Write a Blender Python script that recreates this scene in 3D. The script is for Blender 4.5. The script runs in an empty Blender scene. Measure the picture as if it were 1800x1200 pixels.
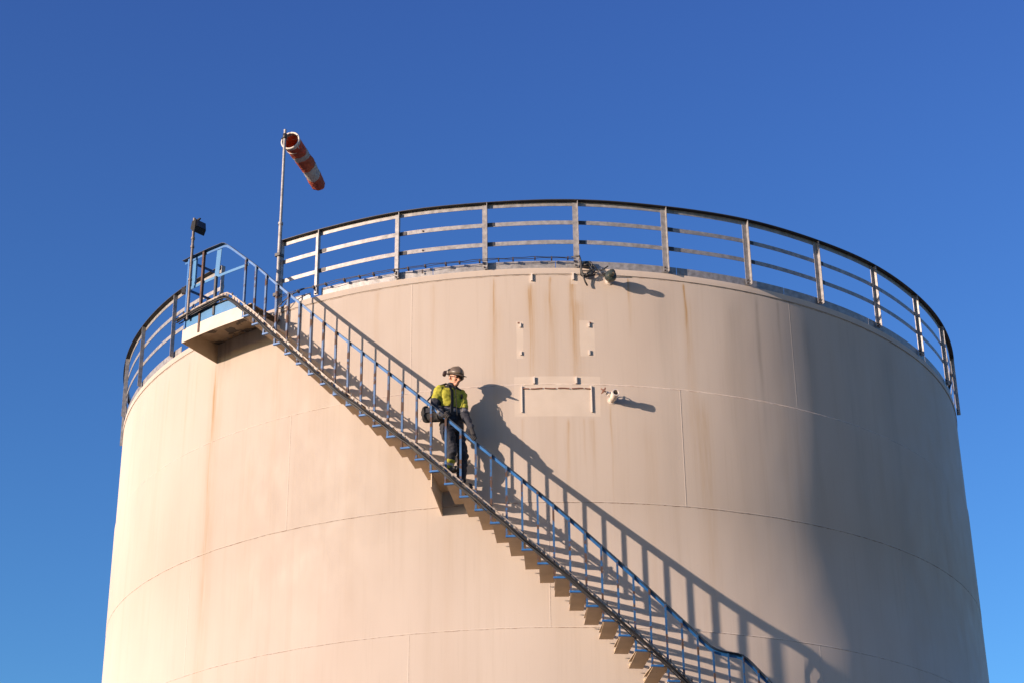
import bpy, bmesh, math, random
from math import sin, cos, radians, degrees, pi, sqrt, exp
from mathutils import Vector, Matrix
random.seed(7)
S = bpy.context.scene
COL = S.collection
RT = 7.5            # tank radius
ZR = 14.495         # height of the tank rim above the ground
RO = 8.20           # outer radius of the stair
SUN_AZ, SUN_EL = -56.8, 10.5

# ------------------------------------------------------------------ camera
cam = bpy.data.cameras.new('camera')
co = bpy.data.objects.new('camera', cam); COL.objects.link(co)
fw = Vector((-0.01335033, 0.90108051, 0.43344628)); rt = Vector((0.99972964, 0.02028177, -0.01137116)); up = Vector((0.01903739, -0.43317728, 0.90110766))
M = Matrix((rt, up, -fw)).transposed().to_4x4()
M.translation = Vector((0, -31.8449, 1.6))
co.matrix_world = M
cam.sensor_width = 36; cam.lens = 65.585; cam.clip_end = 5000; cam.clip_start = .1
S.camera = co

# ------------------------------------------------------------------ sky, sun, exposure
w = bpy.data.worlds.new('World'); S.world = w; w.use_nodes = True
nt = w.node_tree; bg = nt.nodes['Background']
sky = nt.nodes.new('ShaderNodeTexSky'); sky.sky_type = 'NISHITA'; sky.sun_disc = False
sdir = Vector((sin(radians(SUN_AZ)) * cos(radians(SUN_EL)), -cos(radians(SUN_AZ)) * cos(radians(SUN_EL)), sin(radians(SUN_EL))))
sky.sun_elevation = radians(SUN_EL); sky.sun_rotation = math.atan2(sdir.x, sdir.y)
sky.air_density = 1.0; sky.dust_density = 0.5; sky.ozone_density = 3.0; sky.altitude = 0
hs = nt.nodes.new('ShaderNodeHueSaturation'); hs.inputs['Saturation'].default_value = 1.18; hs.inputs['Value'].default_value = 1.0; hs.inputs['Hue'].default_value = .5
nt.links.new(sky.outputs[0], hs.inputs['Color']); gmn = nt.nodes.new('ShaderNodeGamma'); gmn.inputs[1].default_value = 1.15
gn = nt.nodes.new('ShaderNodeMix'); gn.data_type = 'RGBA'; gn.blend_type = 'MULTIPLY'; gn.inputs[0].default_value = 1; gn.inputs[7].default_value = (1.20, .93, 1.17, 1)
tcw = nt.nodes.new('ShaderNodeTexCoord'); sxw = nt.nodes.new('ShaderNodeSeparateXYZ'); nt.links.new(tcw.outputs['Generated'], sxw.inputs[0])
mrw = nt.nodes.new('ShaderNodeMapRange'); nt.links.new(sxw.outputs[2], mrw.inputs[0]); mrw.inputs[1].default_value = .24; mrw.inputs[2].default_value = .60
gel = nt.nodes.new('ShaderNodeMix'); gel.data_type = 'RGBA'; nt.links.new(mrw.outputs[0], gel.inputs[0]); gel.inputs[6].default_value = (.98, 1.0, 1.08, 1); gel.inputs[7].default_value = (1.28, .84, 1.13, 1)   # violet-blue zenith, azure lower down
nt.links.new(gel.outputs[2], gn.inputs[7])
nt.links.new(hs.outputs[0], gmn.inputs[0]); nt.links.new(gmn.outputs[0], gn.inputs[6]); nt.links.new(gn.outputs[2], bg.inputs[0])
bg.inputs[1].default_value = 0.093
sl = bpy.data.lights.new('sun', 'SUN'); sl.energy = 5.0; sl.angle = radians(.5); sl.color = (1.0, .785, .625)
so = bpy.data.objects.new('sun', sl); COL.objects.link(so)
so.rotation_euler = sdir.to_track_quat('Z', 'Y').to_euler(); so.location = sdir * 60
S.view_settings.view_transform = 'Standard'; S.view_settings.look = 'None'; S.view_settings.exposure = 0.93; S.view_settings.gamma = 1
S.render.resolution_x = 1024; S.render.resolution_y = 682

# ------------------------------------------------------------------ helpers
def pol(a, R, z=0.0):
    a = radians(a); return Vector((R * sin(a), -R * cos(a), z + ZR))

def radial(a): return Vector((sin(radians(a)), -cos(radians(a)), 0))

class NT:
    """small node-graph helper"""
    def __init__(s, name):
        s.m = bpy.data.materials.new(name); s.m.use_nodes = True; s.t = s.m.node_tree
        s.b = s.t.nodes['Principled BSDF']; s.out = s.t.nodes['Material Output']
    def n(s, ty, **k):
        x = s.t.nodes.new(ty)
        for a, b in k.items(): setattr(x, a, b)
        return x
    def put(s, inp, v):
        if v is None: return
        if hasattr(v, 'is_output') or isinstance(v, bpy.types.NodeSocket): s.t.links.new(v, inp)
        else: inp.default_value = v
    def ma(s, op, a, b=None, c=None, clamp=False):
        x = s.n('ShaderNodeMath', operation=op, use_clamp=clamp)
        for i, v in enumerate((a, b, c)): s.put(x.inputs[i], v)
        return x.outputs[0]
    def noise(s, vec, scale, detail=3, rough=.5, dim='3D'):
        x = s.n('ShaderNodeTexNoise'); s.put(x.inputs['Vector'], vec); x.inputs['Scale'].default_value = scale
        x.inputs['Detail'].default_value = detail; x.inputs['Roughness'].default_value = rough
        return x.outputs[0]
    def ramp(s, f, lo, hi, a=0.0, b=1.0, smooth=False):
        x = s.n('ShaderNodeMapRange', interpolation_type='SMOOTHSTEP' if smooth else 'LINEAR')
        for i, v in enumerate((f, lo, hi, a, b)): s.put(x.inputs[i], v)
        return x.outputs[0]
    def mix(s, f, a, b, blend='MIX'):
        x = s.n('ShaderNodeMix', data_type='RGBA', blend_type=blend)
        s.put(x.inputs[0], f)
        for i, v in ((6, a), (7, b)):
            if isinstance(v, tuple): v = (*v, 1) if len(v) == 3 else v
            s.put(x.inputs[i], v)
        return x.outputs[2]
    def obj(s):
        return s.n('ShaderNodeTexCoord').outputs['Object']
    def scl(s, vec, sc):
        x = s.n('ShaderNodeVectorMath', operation='MULTIPLY'); s.put(x.inputs[0], vec); x.inputs[1].default_value = sc
        return x.outputs[0]
    def bump(s, h, strength=.3, dist=.01):
        x = s.n('ShaderNodeBump'); s.put(x.inputs['Height'], h); x.inputs['Strength'].default_value = strength; x.inputs['Distance'].default_value = dist
        s.t.links.new(x.outputs[0], s.b.inputs['Normal'])
    def fin(s, col=None, rough=.5, metal=0.0, spec=None):
        if isinstance(col, tuple): col = (*col, 1)
        s.put(s.b.inputs['Base Color'], col); s.put(s.b.inputs['Roughness'], rough); s.put(s.b.inputs['Metallic'], metal)
        if spec is not None: s.b.inputs['Specular IOR Level'].default_value = spec
        return s.m

def simple(name, col, rough=.6, metal=0, var=.12, scale=20, col2=None, thr=.62, soft=.05, bump=.0, s2=6):
    """base colour with gentle tonal variation, and patches of a second colour (rust, dirt, chipped paint)"""
    g = NT(name); o = g.n('ShaderNodeNewGeometry').outputs['Position']
    v = g.ramp(g.noise(o, scale, 4), .3, .7, 1 - var, 1 + var)
    c = g.mix(1.0, col, g.n('ShaderNodeCombineColor').outputs[0], 'MULTIPLY')
    cc = [n for n in g.t.nodes if n.bl_idname == 'ShaderNodeCombineColor'][-1]
    for i in range(3): g.put(cc.inputs[i], v)
    r = rough
    if col2:
        m = g.ramp(g.noise(o, s2, 6, .62), thr, thr + soft)
        c = g.mix(m, c, col2); r = g.ramp(m, 0, 1, rough, .85)
    if bump: g.bump(g.noise(o, scale * 2, 3), bump, .004)
    return g.fin(c, r, metal)

M_ = {}
M_['blue'] = simple('blue_paint', (.014, .10, .29), .5, 0, .2, 9, (.07, .035, .022), .695, .03, .2, 5)
M_['blue_worn'] = simple('worn_blue_paint', (.014, .07, .18), .55, 0, .25, 9, (.06, .032, .022), .50, .06, .3, 7)
M_['blue_plate'] = simple('light_blue_plate', (.020, .13, .29), .55, 0, .12, 6, (.30, .34, .36), .70, .03, .1, 14)
M_['galv'] = simple('galvanised_steel', (.25, .24, .235), .5, .3, .28, 14, (.10, .075, .065), .64, .14, .25, 7)
M_['galv_rail'] = simple('weathered_angle_steel', (.20, .185, .175), .5, .4, .25, 7, (.07, .05, .04), .62, .14, .25, 9)
M_['top_dark'] = simple('shade_darkened_steel', (.035, .034, .034), .6, .1, .25, 7, (.09, .06, .05), .66, .1)  # top rail: the shade of its underside is put into the colour
M_['dark_metal'] = simple('dark_metal', (.035, .035, .037), .5, .2, .3, 20, (.09, .05, .03), .6, .1)
M_['lamp_black'] = simple('black_housing', (.005, .005, .006), .85, 0, .2, 20)
M_['pole_grey'] = simple('weathered_pole_steel', (.14, .12, .11), .5, .3, .3, 12, (.07, .04, .03), .58, .1)
M_['rust_bar'] = simple('rusted_steel', (.07, .035, .025), .8, 0, .35, 14, (.03, .10, .24), .68, .05)
M_['black'] = simple('black_cable', (.012, .012, .014), .5, 0, .2, 30)
M_['cream'] = simple('cream_steel_paint', (.51, .45, .395), .6, 0, .06, 5, (.20, .12, .065), .70, .06, .15, 6)
M_['tray'] = simple('cable_tray_steel', (.24, .205, .175), .55, .2, .3, 30, (.10, .07, .05), .56, .12, .2, 12)
M_['tread_under'] = simple('tread_paint', (.46, .35, .235), .65, 0, .10, 6, (.17, .09, .05), .69, .05, .2, 9)
M_['bolt'] = simple('rusty_bolt', (.05, .035, .03), .7, .3, .2, 40)
M_['brown_bar'] = simple('rusty_bar', (.16, .075, .05), .8, 0, .3, 30)
M_['green_dark'] = simple('dark_green_casting', (.03, .04, .036), .45, .2, .4, 30, (.20, .15, .09), .58, .06, .3, 25)
M_['concrete'] = simple('roof_paint', (.5, .48, .45), .8, 0, .1, 2)

class MB:
    def __init__(s): s.v = []; s.f = []; s.mi = []
    def add(s, vs, fs, mi=0):
        n = len(s.v); s.v += [Vector(v) for v in vs]; s.f += [tuple(i + n for i in f) for f in fs]; s.mi += [mi] * len(fs)
    def hexa(s, c, mi=0):      # c: 8 corners, bottom ring then top ring
        s.add(c, [(3, 2, 1, 0), (4, 5, 6, 7), (0, 1, 5, 4), (1, 2, 6, 5), (2, 3, 7, 6), (3, 0, 4, 7)], mi)
    def box(s, c, ax, ay, az, hx, hy, hz, mi=0):
        c = Vector(c); ax, ay, az = Vector(ax), Vector(ay), Vector(az)
        s.hexa([c + ax * hx * i + ay * hy * j + az * hz * k for k in (-1, 1) for i, j in ((-1, -1), (1, -1), (1, 1), (-1, 1))], mi)
    def pbox(s, a0, a1, r0, r1, z0, z1, mi=0):   # a block in polar coordinates round the tank axis
        s.hexa([pol(a0, r0, z0), pol(a1, r0, z0), pol(a1, r1, z0), pol(a0, r1, z0), pol(a0, r0, z1), pol(a1, r0, z1), pol(a1, r1, z1), pol(a0, r1, z1)], mi)
    def tube(s, pts, r, n=8, mi=0, caps=True):
        pts = [Vector(p) for p in pts]; rs = r if isinstance(r, (list, tuple)) else [r] * len(pts)
        b = len(s.v); prev = None; rings = []
        for i, p in enumerate(pts):
            d = (pts[min(i + 1, len(pts) - 1)] - pts[max(i - 1, 0)]).normalized()
            if prev is None: x = d.orthogonal().normalized()
            else:
                x = prev - d * prev.dot(d); x = x.normalized() if x.length > 1e-6 else d.orthogonal().normalized()
            prev = x; y = d.cross(x)
            rings += [p + (x * cos(2 * pi * k / n) + y * sin(2 * pi * k / n)) * rs[i] for k in range(n)]
        fs = [(i * n + k, i * n + (k + 1) % n, (i + 1) * n + (k + 1) % n, (i + 1) * n + k) for i in range(len(pts) - 1) for k in range(n)]
        if caps: fs += [tuple(range(n))[::-1], tuple((len(pts) - 1) * n + k for k in range(n))]
        s.add(rings, fs, mi)
    def sweep(s, path, prof, mi=0, closed=False):
        """path of (angle, R, z), profile of (dr, dz) kept in the radial plane"""
        n = len(prof); vs = [pol(a, R + dr, z + dz) for a, R, z in path for dr, dz in prof]
        m = len(path); last = m if closed else m - 1
        fs = [(i * n + k, ((i + 1) % m) * n + k, ((i + 1) % m) * n + (k + 1) % n, i * n + (k + 1) % n) for i in range(last) for k in range(n)]
        if not closed: fs += [tuple(range(n)), tuple((m - 1) * n + k for k in range(n))[::-1]]
        s.add(vs, fs, mi)
    def lathe(s, base, axis, prof, n=20, mi=0):   # prof of (distance along axis, radius)
        axis = Vector(axis).normalized(); x = axis.orthogonal().normalized(); y = axis.cross(x); base = Vector(base)
        vs = [base + axis * d + (x * cos(2 * pi * k / n) + y * sin(2 * pi * k / n)) * r for d, r in prof for k in range(n)]
        fs = [(i * n + k, i * n + (k + 1) % n, (i + 1) * n + (k + 1) % n, (i + 1) * n + k) for i in range(len(prof) - 1) for k in range(n)]
        fs += [tuple(range(n))[::-1], tuple((len(prof) - 1) * n + k for k in range(n))]
        s.add(vs, fs, mi)
    def ell(s, c, ax, ay, az, rx, ry, rz, n=20, m=12, mi=0, fn=None):
        c = Vector(c); vs = []; fs = []
        for j in range(1, m):
            t = pi * j / m
            for k in range(n):
                q = 2 * pi * k / n; d = Vector((sin(t) * cos(q), sin(t) * sin(q), cos(t)))
                vs.append(c + ax * d.x * rx + ay * d.y * ry + az * d.z * rz)
        vs += [c + az * rz, c - az * rz]; T = len(vs) - 2
        fs += [(j * n + k, (j + 1) * n + k, (j + 1) * n + (k + 1) % n, j * n + (k + 1) % n) for j in range(m - 2) for k in range(n)]
        fs += [(T, k, (k + 1) % n) for k in range(n)] + [(T + 1, (m - 2) * n + (k + 1) % n, (m - 2) * n + k) for k in range(n)]
        s.add(vs, fs, mi)
    def build(s, name, mat, parent=None, smooth=False, label=None, recalc=True, origin=None):
        me = bpy.data.meshes.new(name)
        off = Vector((0, 0, 0))
        q = parent
        while q is not None: off += q.location; q = q.parent
        if origin is not None: off = Vector(origin)
        me.from_pydata([v - off for v in s.v], [], s.f)
        mats = mat if isinstance(mat, (list, tuple)) else [mat]
        for m in mats: me.materials.append(m)
        me.polygons.foreach_set('material_index', s.mi)
        if smooth is True: me.polygons.foreach_set('use_smooth', [True] * len(s.f))
        me.update()
        if recalc:
            bm = bmesh.new(); bm.from_mesh(me); bmesh.ops.recalc_face_normals(bm, faces=bm.faces); bm.to_mesh(me); bm.free()
        if isinstance(smooth, (int, float)) and not isinstance(smooth, bool):
            me.polygons.foreach_set('use_smooth', [True] * len(s.f))
            try: me.set_sharp_from_angle(angle=radians(smooth))
            except Exception: pass
        o = bpy.data.objects.new(name, me); COL.objects.link(o); o.parent = parent
        if origin is not None: o.location = origin
        if label: o['label'] = label
        return o

def thing(name, label, cat, loc=(0, 0, 0), group=None):
    o = bpy.data.objects.new(name, None); COL.objects.link(o); o.location = loc; o.empty_display_size = .2
    o['label'] = label; o['category'] = cat
    if group: o['group'] = group
    return o
def tag(o, label, cat, group=None):
    o['label'] = label; o['category'] = cat
    if group: o['group'] = group
    return o
def angs(a0, a1, st=1.0):
    n = max(1, int(math.ceil(abs(a1 - a0) / st))); return [a0 + (a1 - a0) * i / n for i in range(n + 1)]
def copyrot(src, parent, rot=0.0, dz=0.0):
    c = src.copy(); COL.objects.link(c); c.parent = parent; c.location = (src.location.x, src.location.y, src.location.z + dz); c.rotation_euler = (0, 0, radians(rot)); return c

# ------------------------------------------------------------------ ground
g = NT('ground_gravel'); o_ = g.obj()
c = g.mix(g.ramp(g.noise(o_, .25, 5), .35, .65), (.09, .075, .058), (.075, .06, .046))
c = g.mix(g.ramp(g.noise(o_, 14, 4), .4, .6), c, (.075, .06, .045))
g.bump(g.noise(o_, 20, 4), .5, .02); gm = g.fin(c, .95)
b = MB(); Rg = 1500; b.add([(-Rg, -Rg, 0), (Rg, -Rg, 0), (Rg, Rg, 0), (-Rg, Rg, 0)], [(0, 1, 2, 3)])
go = b.build('ground', gm); go['kind'] = 'structure'

# ------------------------------------------------------------------ storage tank
COURSE = [-1.8685, -3.6655, -5.4625, -7.2593, -9.056, -10.853, -12.65]
tank = thing('storage_tank', 'large cream painted cylindrical steel storage tank with rust streaks and visible weld seams', 'storage tank')

g = NT('tank_paint'); ob = g.obj(); sx = g.n('ShaderNodeSeparateXYZ'); g.put(sx.inputs[0], ob)
A = g.ma('MULTIPLY', g.ma('ARCTAN2', sx.outputs[0], g.ma('MULTIPLY', sx.outputs[1], -1.0)), 57.29578)
Z = g.ma('SUBTRACT', sx.outputs[2], ZR)
cv = g.n('ShaderNodeCombineXYZ'); g.put(cv.inputs[0], g.ma('MULTIPLY', A, .1309)); g.put(cv.inputs[1], Z)
CV = cv.outputs[0]
wob = g.ma('MULTIPLY', g.ma('SUBTRACT', g.noise(g.scl(CV, (.6, .9, 1)), 1.2, 3), .5), .5)
Aw = g.ma('ADD', A, wob)
rag = g.ramp(g.noise(g.scl(CV, (22, 1.1, 1)), 1.0, 4, .6), .33, .66, .25, 1.25)
rag2 = g.ramp(g.noise(g.scl(CV, (7, .5, 1)), 1.0, 4, .6), .35, .65, .35, 1.15)
# (angle, z top, length, half width in degrees, strength)
RUST = [(-.50, -.23, .9, .10, .8), (1.69, -.12, .7, .06, .9), (4.15, -.14, 1.0, .08, .9), (17.12, -.12, 1.5, .06, .9), (-.75, -.3, 2.4, .05, .4), (10.45, -.12, .5, .06, .8), (-4.75, -.12, .8, .06, .7), (-.57, -.23, 2.0, .40, .85), (1.67, -.12, 1.0, .16, .95), (1.55, -.3, 3.2, .5, .30), (4.1, -.14, 1.9, .34, .90), (4.6, -.5, 1.6, .75, .40), (-4.73, -.12, 2.2, .22, .55), (-4.6, -.4, 5.0, .8, .22),
        (10.51, -.12, 1.1, .25, .45), (17.1, -.12, .8, .17, 1.0), (17.3, -.3, 3.4, .50, .42), (-11.7, -.10, 1.6, .30, .35), (-18.4, -.1, 1.4, .3, .3),
        (-41.85, -.50, 1.3, .10, 1.0), (-41.8, -.50, 6.5, .35, .36), (-41.5, -.50, 9.0, 1.2, .30), (-31.6, -.9, 3.5, .6, .22), (-25.8, -.12, 3.0, .5, .12), (7.9, -2.12, 2.2, .13, .40),
        (5.85, -2.38, 1.0, .30, .42), (4.9, -2.38, .8, .14, .40), (3.13, -2.38, 1.4, .22, .55), (-1.7, -2.38, .7, .14, .5), (18.4, -1.9, 5.0, .9, .35), (-47.5, -.2, 2.3, .25, .35), (-45.6, -.3, 1.6, .15, .2), (-52.4, -.3, 1.5, .2, .25),
        (-9.9, -3.85, 3.2, .6, .15), (-21.0, -2.6, 4.0, .8, .14), (-35., -2.2, 5, 1.0, .12), (12.2, -2.4, 5, .9, .12)]
GRIME_SHADE = [(-41.2, -.12, .7, .35, .9), (-40.3, -.12, .60, .22, .9), (-39.5, -.12, .7, .35, .6), (-39.9, -.12, .9, 1.6, .55), (-37.2, -.12, .5, .25, .8), (-36.8, -.12, .6, 1.5, .5), (-34.3, -.12, .7, .8, .5), (26.2, -.1, 2.8, .25, .55), (29.2, -.1, 1.4, .2, .4), (33, -.2, 5, 1.0, .28), (23., -.1, 5, 1.2, .20), (40, -.1, 6, 1.6, .25), (14.4, -.12, 6, 1.0, .16), (47, -.1, 6, 1.4, .2)]  # below the platform: drips, plus broad streaks that paint its shade darker
def streaks(L, ragged):
    acc = None
    for a0, zt, ln, hw, st in L:
        d = g.ma('MULTIPLY', g.ma('SUBTRACT', Aw, a0), 1 / hw)
        e = g.ma('EXPONENT', g.ma('MULTIPLY', g.ma('MULTIPLY', d, d), -1.0))
        t = g.ma('MULTIPLY', g.ma('SUBTRACT', zt, Z), 1 / ln)
        gate = g.ramp(t, 0, .07); fade = g.ramp(t, 0, 1, st, 0.0)
        v = g.ma('MULTIPLY', g.ma('MULTIPLY', e, gate), fade)
        acc = v if acc is None else g.ma('ADD', acc, v)
    return g.ma('MULTIPLY', acc, ragged, clamp=True)
rust = streaks(RUST, rag); grime_shade = streaks(GRIME_SHADE, rag2)
# paint tone: broad blotches, vertical wash marks
base = g.mix(g.ramp(g.noise(g.scl(CV, (.9, .35, 1)), 1.0, 4), .35, .68), (.50, .435, .378), (.468, .40, .343))
base = g.mix(g.ramp(g.noise(g.scl(CV, (5.5, .22, 1)), 1.0, 5, .62), .52, .78, 0, .42), base, (.41, .335, .265))
base = g.mix(g.ramp(g.noise(g.scl(CV, (30, .8, 1)), 1.0, 4, .6), .55, .8, 0, .25), base, (.36, .295, .235))
base = g.mix(g.ramp(g.noise(g.scl(CV, (3, 3, 1)), 6.0, 4, .6), .66, .74, 0, .14), base, (.34, .265, .205))
# repainted rectangles
def rectmask(a0, a1, z0, z1):
    e = .05
    m = g.ma('MULTIPLY', g.ramp(Aw, a0, a0 + e), g.ramp(Aw, a1 - e, a1, 1, 0))
    return g.ma('MULTIPLY', m, g.ma('MULTIPLY', g.ramp(Z, z0, z0 + .008), g.ramp(Z, z1 - .008, z1, 1, 0)))
pm = None
for r in [(-2.65, 6.85, -2.375, -1.74), (4.72, 6.45, -1.43, -.85), (-2.35, -1.55, -1.46, -.86), (-.75, -.1, -.25, -.075), (3.95, 4.75, -.27, -.08)]:
    m = rectmask(*r); pm = m if pm is None else g.ma('ADD', pm, m, clamp=True)
base = g.mix(grime_shade, base, (.19, .165, .14))
base = g.mix(g.ma('MULTIPLY', rust, .88, clamp=True), base, (.36, .22, .085))
fresh = g.mix(g.ramp(g.noise(g.scl(CV, (2.2, 2.2, 1)), 2.0, 4), .4, .7), (.56, .49, .42), (.52, .45, .38))
base = g.mix(g.ma('MULTIPLY', pm, .78), base, fresh)
# weld seams
hw = None; rs_ = None
dash = g.ramp(g.noise(g.scl(CV, (9, 30, 1)), 1.0, 4, .7), .44, .60)
zw = g.ma('ADD', Z, g.ma('MULTIPLY', g.ma('SUBTRACT', g.noise(g.scl(CV, (1.5, 0, 1)), 2.0, 2), .5), .02))
for k, zk in enumerate([-.105] + COURSE):
    d = g.ma('ABSOLUTE', g.ma('SUBTRACT', zw, zk))
    m = g.ramp(d, .002, .010, 1, 0); hw = m if hw is None else g.ma('ADD', hw, m, clamp=True)
    m2 = g.ramp(g.ma('ABSOLUTE', g.ma('ADD', g.ma('SUBTRACT', zw, zk), .008)), .003, .009, 1, 0)
    rs_ = m2 if rs_ is None else g.ma('ADD', rs_, m2, clamp=True)
vw = None; vd = None
tops = [-.105] + COURSE
for k, off in enumerate([30.8, 15.86, .85, 31.0, 15.9, 1, 31]):
    f = g.ma('SUBTRACT', g.ma('WRAP', A, off + 22.5, off - 22.5), off)
    inz = g.ma('MULTIPLY', g.ma('LESS_THAN', Z, tops[k]), g.ma('GREATER_THAN', Z, tops[k + 1]))
    m = g.ma('MULTIPLY', g.ramp(g.ma('ABSOLUTE', f), .02, .075, 1, 0), inz); vw = m if vw is None else g.ma('ADD', vw, m)
    m2 = g.ma('MULTIPLY', g.ramp(g.ma('ABSOLUTE', g.ma('ADD', f, -.07)), .02, .06, 1, 0), inz); vd = m2 if vd is None else g.ma('ADD', vd, m2)
base = g.mix(g.ma('MULTIPLY', vw, .30), base, (.56, .50, .45))
base = g.mix(g.ma('MULTIPLY', vd, g.ramp(dash, 0, 1, .06, .32)), base, (.24, .17, .12))
base = g.mix(g.ma('MULTIPLY', rs_, g.ramp(dash, 0, 1, .07, .68)), base, (.15, .08, .045))
hh = g.ma('ADD', g.ma('MULTIPLY', g.ma('ADD', hw, g.ma('MULTIPLY', vw, .5)), .9), g.ma('MULTIPLY', g.noise(g.scl(CV, (1, 1, 1)), 60, 3), .16))
hh = g.ma('ADD', hh, g.ma('MULTIPLY', g.noise(g.scl(CV, (.8, .5, 1)), 1.1, 2), 1.6))
g.bump(hh, .5, .012)
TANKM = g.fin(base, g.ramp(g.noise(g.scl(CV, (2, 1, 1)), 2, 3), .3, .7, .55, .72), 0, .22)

g.b.inputs['Diffuse Roughness'].default_value = .9
NA = 540; prof = [(-ZR, RT + .0)]
rr = RT; zs = []
levels = list(reversed(COURSE)); radii = [RT + .018, RT + .012, RT + .02, RT + .012, RT + .015, RT + .007, RT + .012, RT]
zprev = -ZR
prof = []
for k, zk in enumerate(levels + [-.105]):
    r_ = radii[k]; prof += [(zprev + .004, r_), (zk - .012, r_)]
    zprev = zk
prof += [(-.10, RT), (-.098, RT + .012), (-.012, RT + .012), (0, RT + .008), (0.001, RT - .09)]
b = MB(); n = NA
b.add([pol(360 * k / n, r_, z_) for z_, r_ in prof for k in range(n)], [(i * n + k, i * n + (k + 1) % n, (i + 1) * n + (k + 1) % n, (i + 1) * n + k) for i in range(len(prof) - 1) for k in range(n)])
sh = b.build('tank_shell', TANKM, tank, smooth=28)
b = MB(); n = 120; pr = [(-.03, RT - .08), (.25, RT * .6), (.42, RT * .25), (.46, .01)]
b.add([pol(360 * k / n, r_, z_) for z_, r_ in pr for k in range(n)], [(i * n + k, i * n + (k + 1) % n, (i + 1) * n + (k + 1) % n, (i + 1) * n + k) for i in range(3) for k in range(n)])
b.build('tank_roof', M_['concrete'], tank, smooth=True)

# small mounting lugs left welded on the wall
lug = None
def plate_lug(a, z0, z1, wdt=.022, dep=.032, mat='cream'):
    b = MB(); h = degrees(wdt / RT) / 2
    b.pbox(a - h, a + h, RT + .002, RT + dep, z0, z1)
    return b.build('mounting_lug', M_[mat], tank)
for a, z0, z1 in [(-.45, -.215, -.10), (4.2, -.20, -.085), (-.40, -1.865, -1.755), (4.22, -1.865, -1.757)]: plate_lug(a, z0, z1)
for a, z0, z1 in [(-1.80, -.965, -.90), (5.82, -.965, -.90), (-1.77, -1.405, -1.345), (5.78, -1.405, -1.33)]: plate_lug(a, z0, z1, .02, .024)
for a, s in [(-1.98, 1), (5.95, 1)]:
    b = MB(); b.pbox(a - .12, a + .12, RT + .002, RT + .02, -.90, -.885); b.build('lug_hook', M_['brown_bar'], tank)
# empty sign frame: two uprights, and brown dashes that paint in its gap shadows
sf = None
for a in (-1.72, 5.86):
    b = MB(); b.pbox(a - .085, a + .02, RT + .01, RT + .036, -2.31, -1.90); b.pbox(a + .0205, a + .085, RT + .01, RT + .018, -2.31, -1.90)
    b.build('frame_upright', M_['cream'], tank)
for a0, a1 in [(-1.6, -.95), (-.75, .50), (.75, 1.95), (2.2, 3.45), (3.7, 4.95), (5.15, 5.75)]:
    b = MB(); b.sweep([(a, RT + .012, -1.949 + .004 * sin(a * 3)) for a in angs(a0, a1, .3)], [(0, 0), (.016, 0), (.016, .014), (0, .014)])
    b.build('gap_shadow_bar', M_['brown_bar'], tank)

# ------------------------------------------------------------------ guard railing round the tank top
rail = thing('guard_railing', 'weathered grey steel guard railing of posts and three curved rails round the tank rim', 'railing')
def angle_post(name, wt, wr, th, z0, z1, R0, mat, parent, inward=False):
    """L section: one flange along the tangent at R0, the other pointing outward at its right end"""
    b = MB(); h = wt / 2
    def bx(x0, x1, r0, r1): b.hexa([Vector((x, -r, z + ZR)) for z in (z0, z1) for x, r in ((x0, r0), (x1, r0), (x1, r1), (x0, r1))])
    if inward: bx(-h, h - th, R0 + wr - th, R0 + wr); bx(h - th, h, R0, R0 + wr)
    else: bx(-h, h - th, R0, R0 + th); bx(h - th, h, R0, R0 + wr)
    return b.build(name, mat, parent)
P0 = angle_post('post', .080, .066, .009, .012, 1.105, RT + .022, M_['galv'], rail)
bolts = []
for z_ in (.035, .085):
    bb = MB(); bb.lathe(Vector((-.012, -(RT + .031), z_ + ZR)), (0, -1, 0), [(0, .013), (.014, .013), (.016, .006), (.026, .006)], 6); bolts.append(bb.build('bolt', M_['bolt'], P0))
gaps = (-31.2, -41.4)
right = [4.62 + 10.286 * k for k in range(-3, 18)] + [-31.45]
left = [-41.4 - 10.286 * k for k in range(0, 14)]
plist = right + left
for i, a in enumerate(plist):
    if i == 0: P0.rotation_euler = (0, 0, radians(a)); continue
    cpy = copyrot(P0, rail, a)
    for q in bolts: q = q.copy(); COL.objects.link(q); q.parent = cpy
a_start, a_end = -31.8, -31.8 + 360 - 9.3     # open between the platform and the windsock pole
def ring(name, prof, z, R, mat, a0=a_start, a1=a_end, label=None, st=.75):
    b = MB(); b.sweep([(a, R, z + .006 * sin(a * .31) * (1 if name != 'toe_plate' else 0)) for a in angs(a0, a1, st)], prof)
    return b.build(name, mat, rail, smooth=30, label=label)
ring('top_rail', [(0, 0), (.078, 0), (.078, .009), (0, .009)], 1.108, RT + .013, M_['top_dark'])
ring('rail_flange', [(0, -.07), (.008, -.07), (.008, -.0005), (0, -.0005)], 1.108, RT + .013, M_['galv'])
for z_ in (.425, .755):
    ring('middle_rail', [(0, -.033), (.008, -.033), (.008, .033), (0, .033)], z_, RT + .013, M_['galv'])
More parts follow.
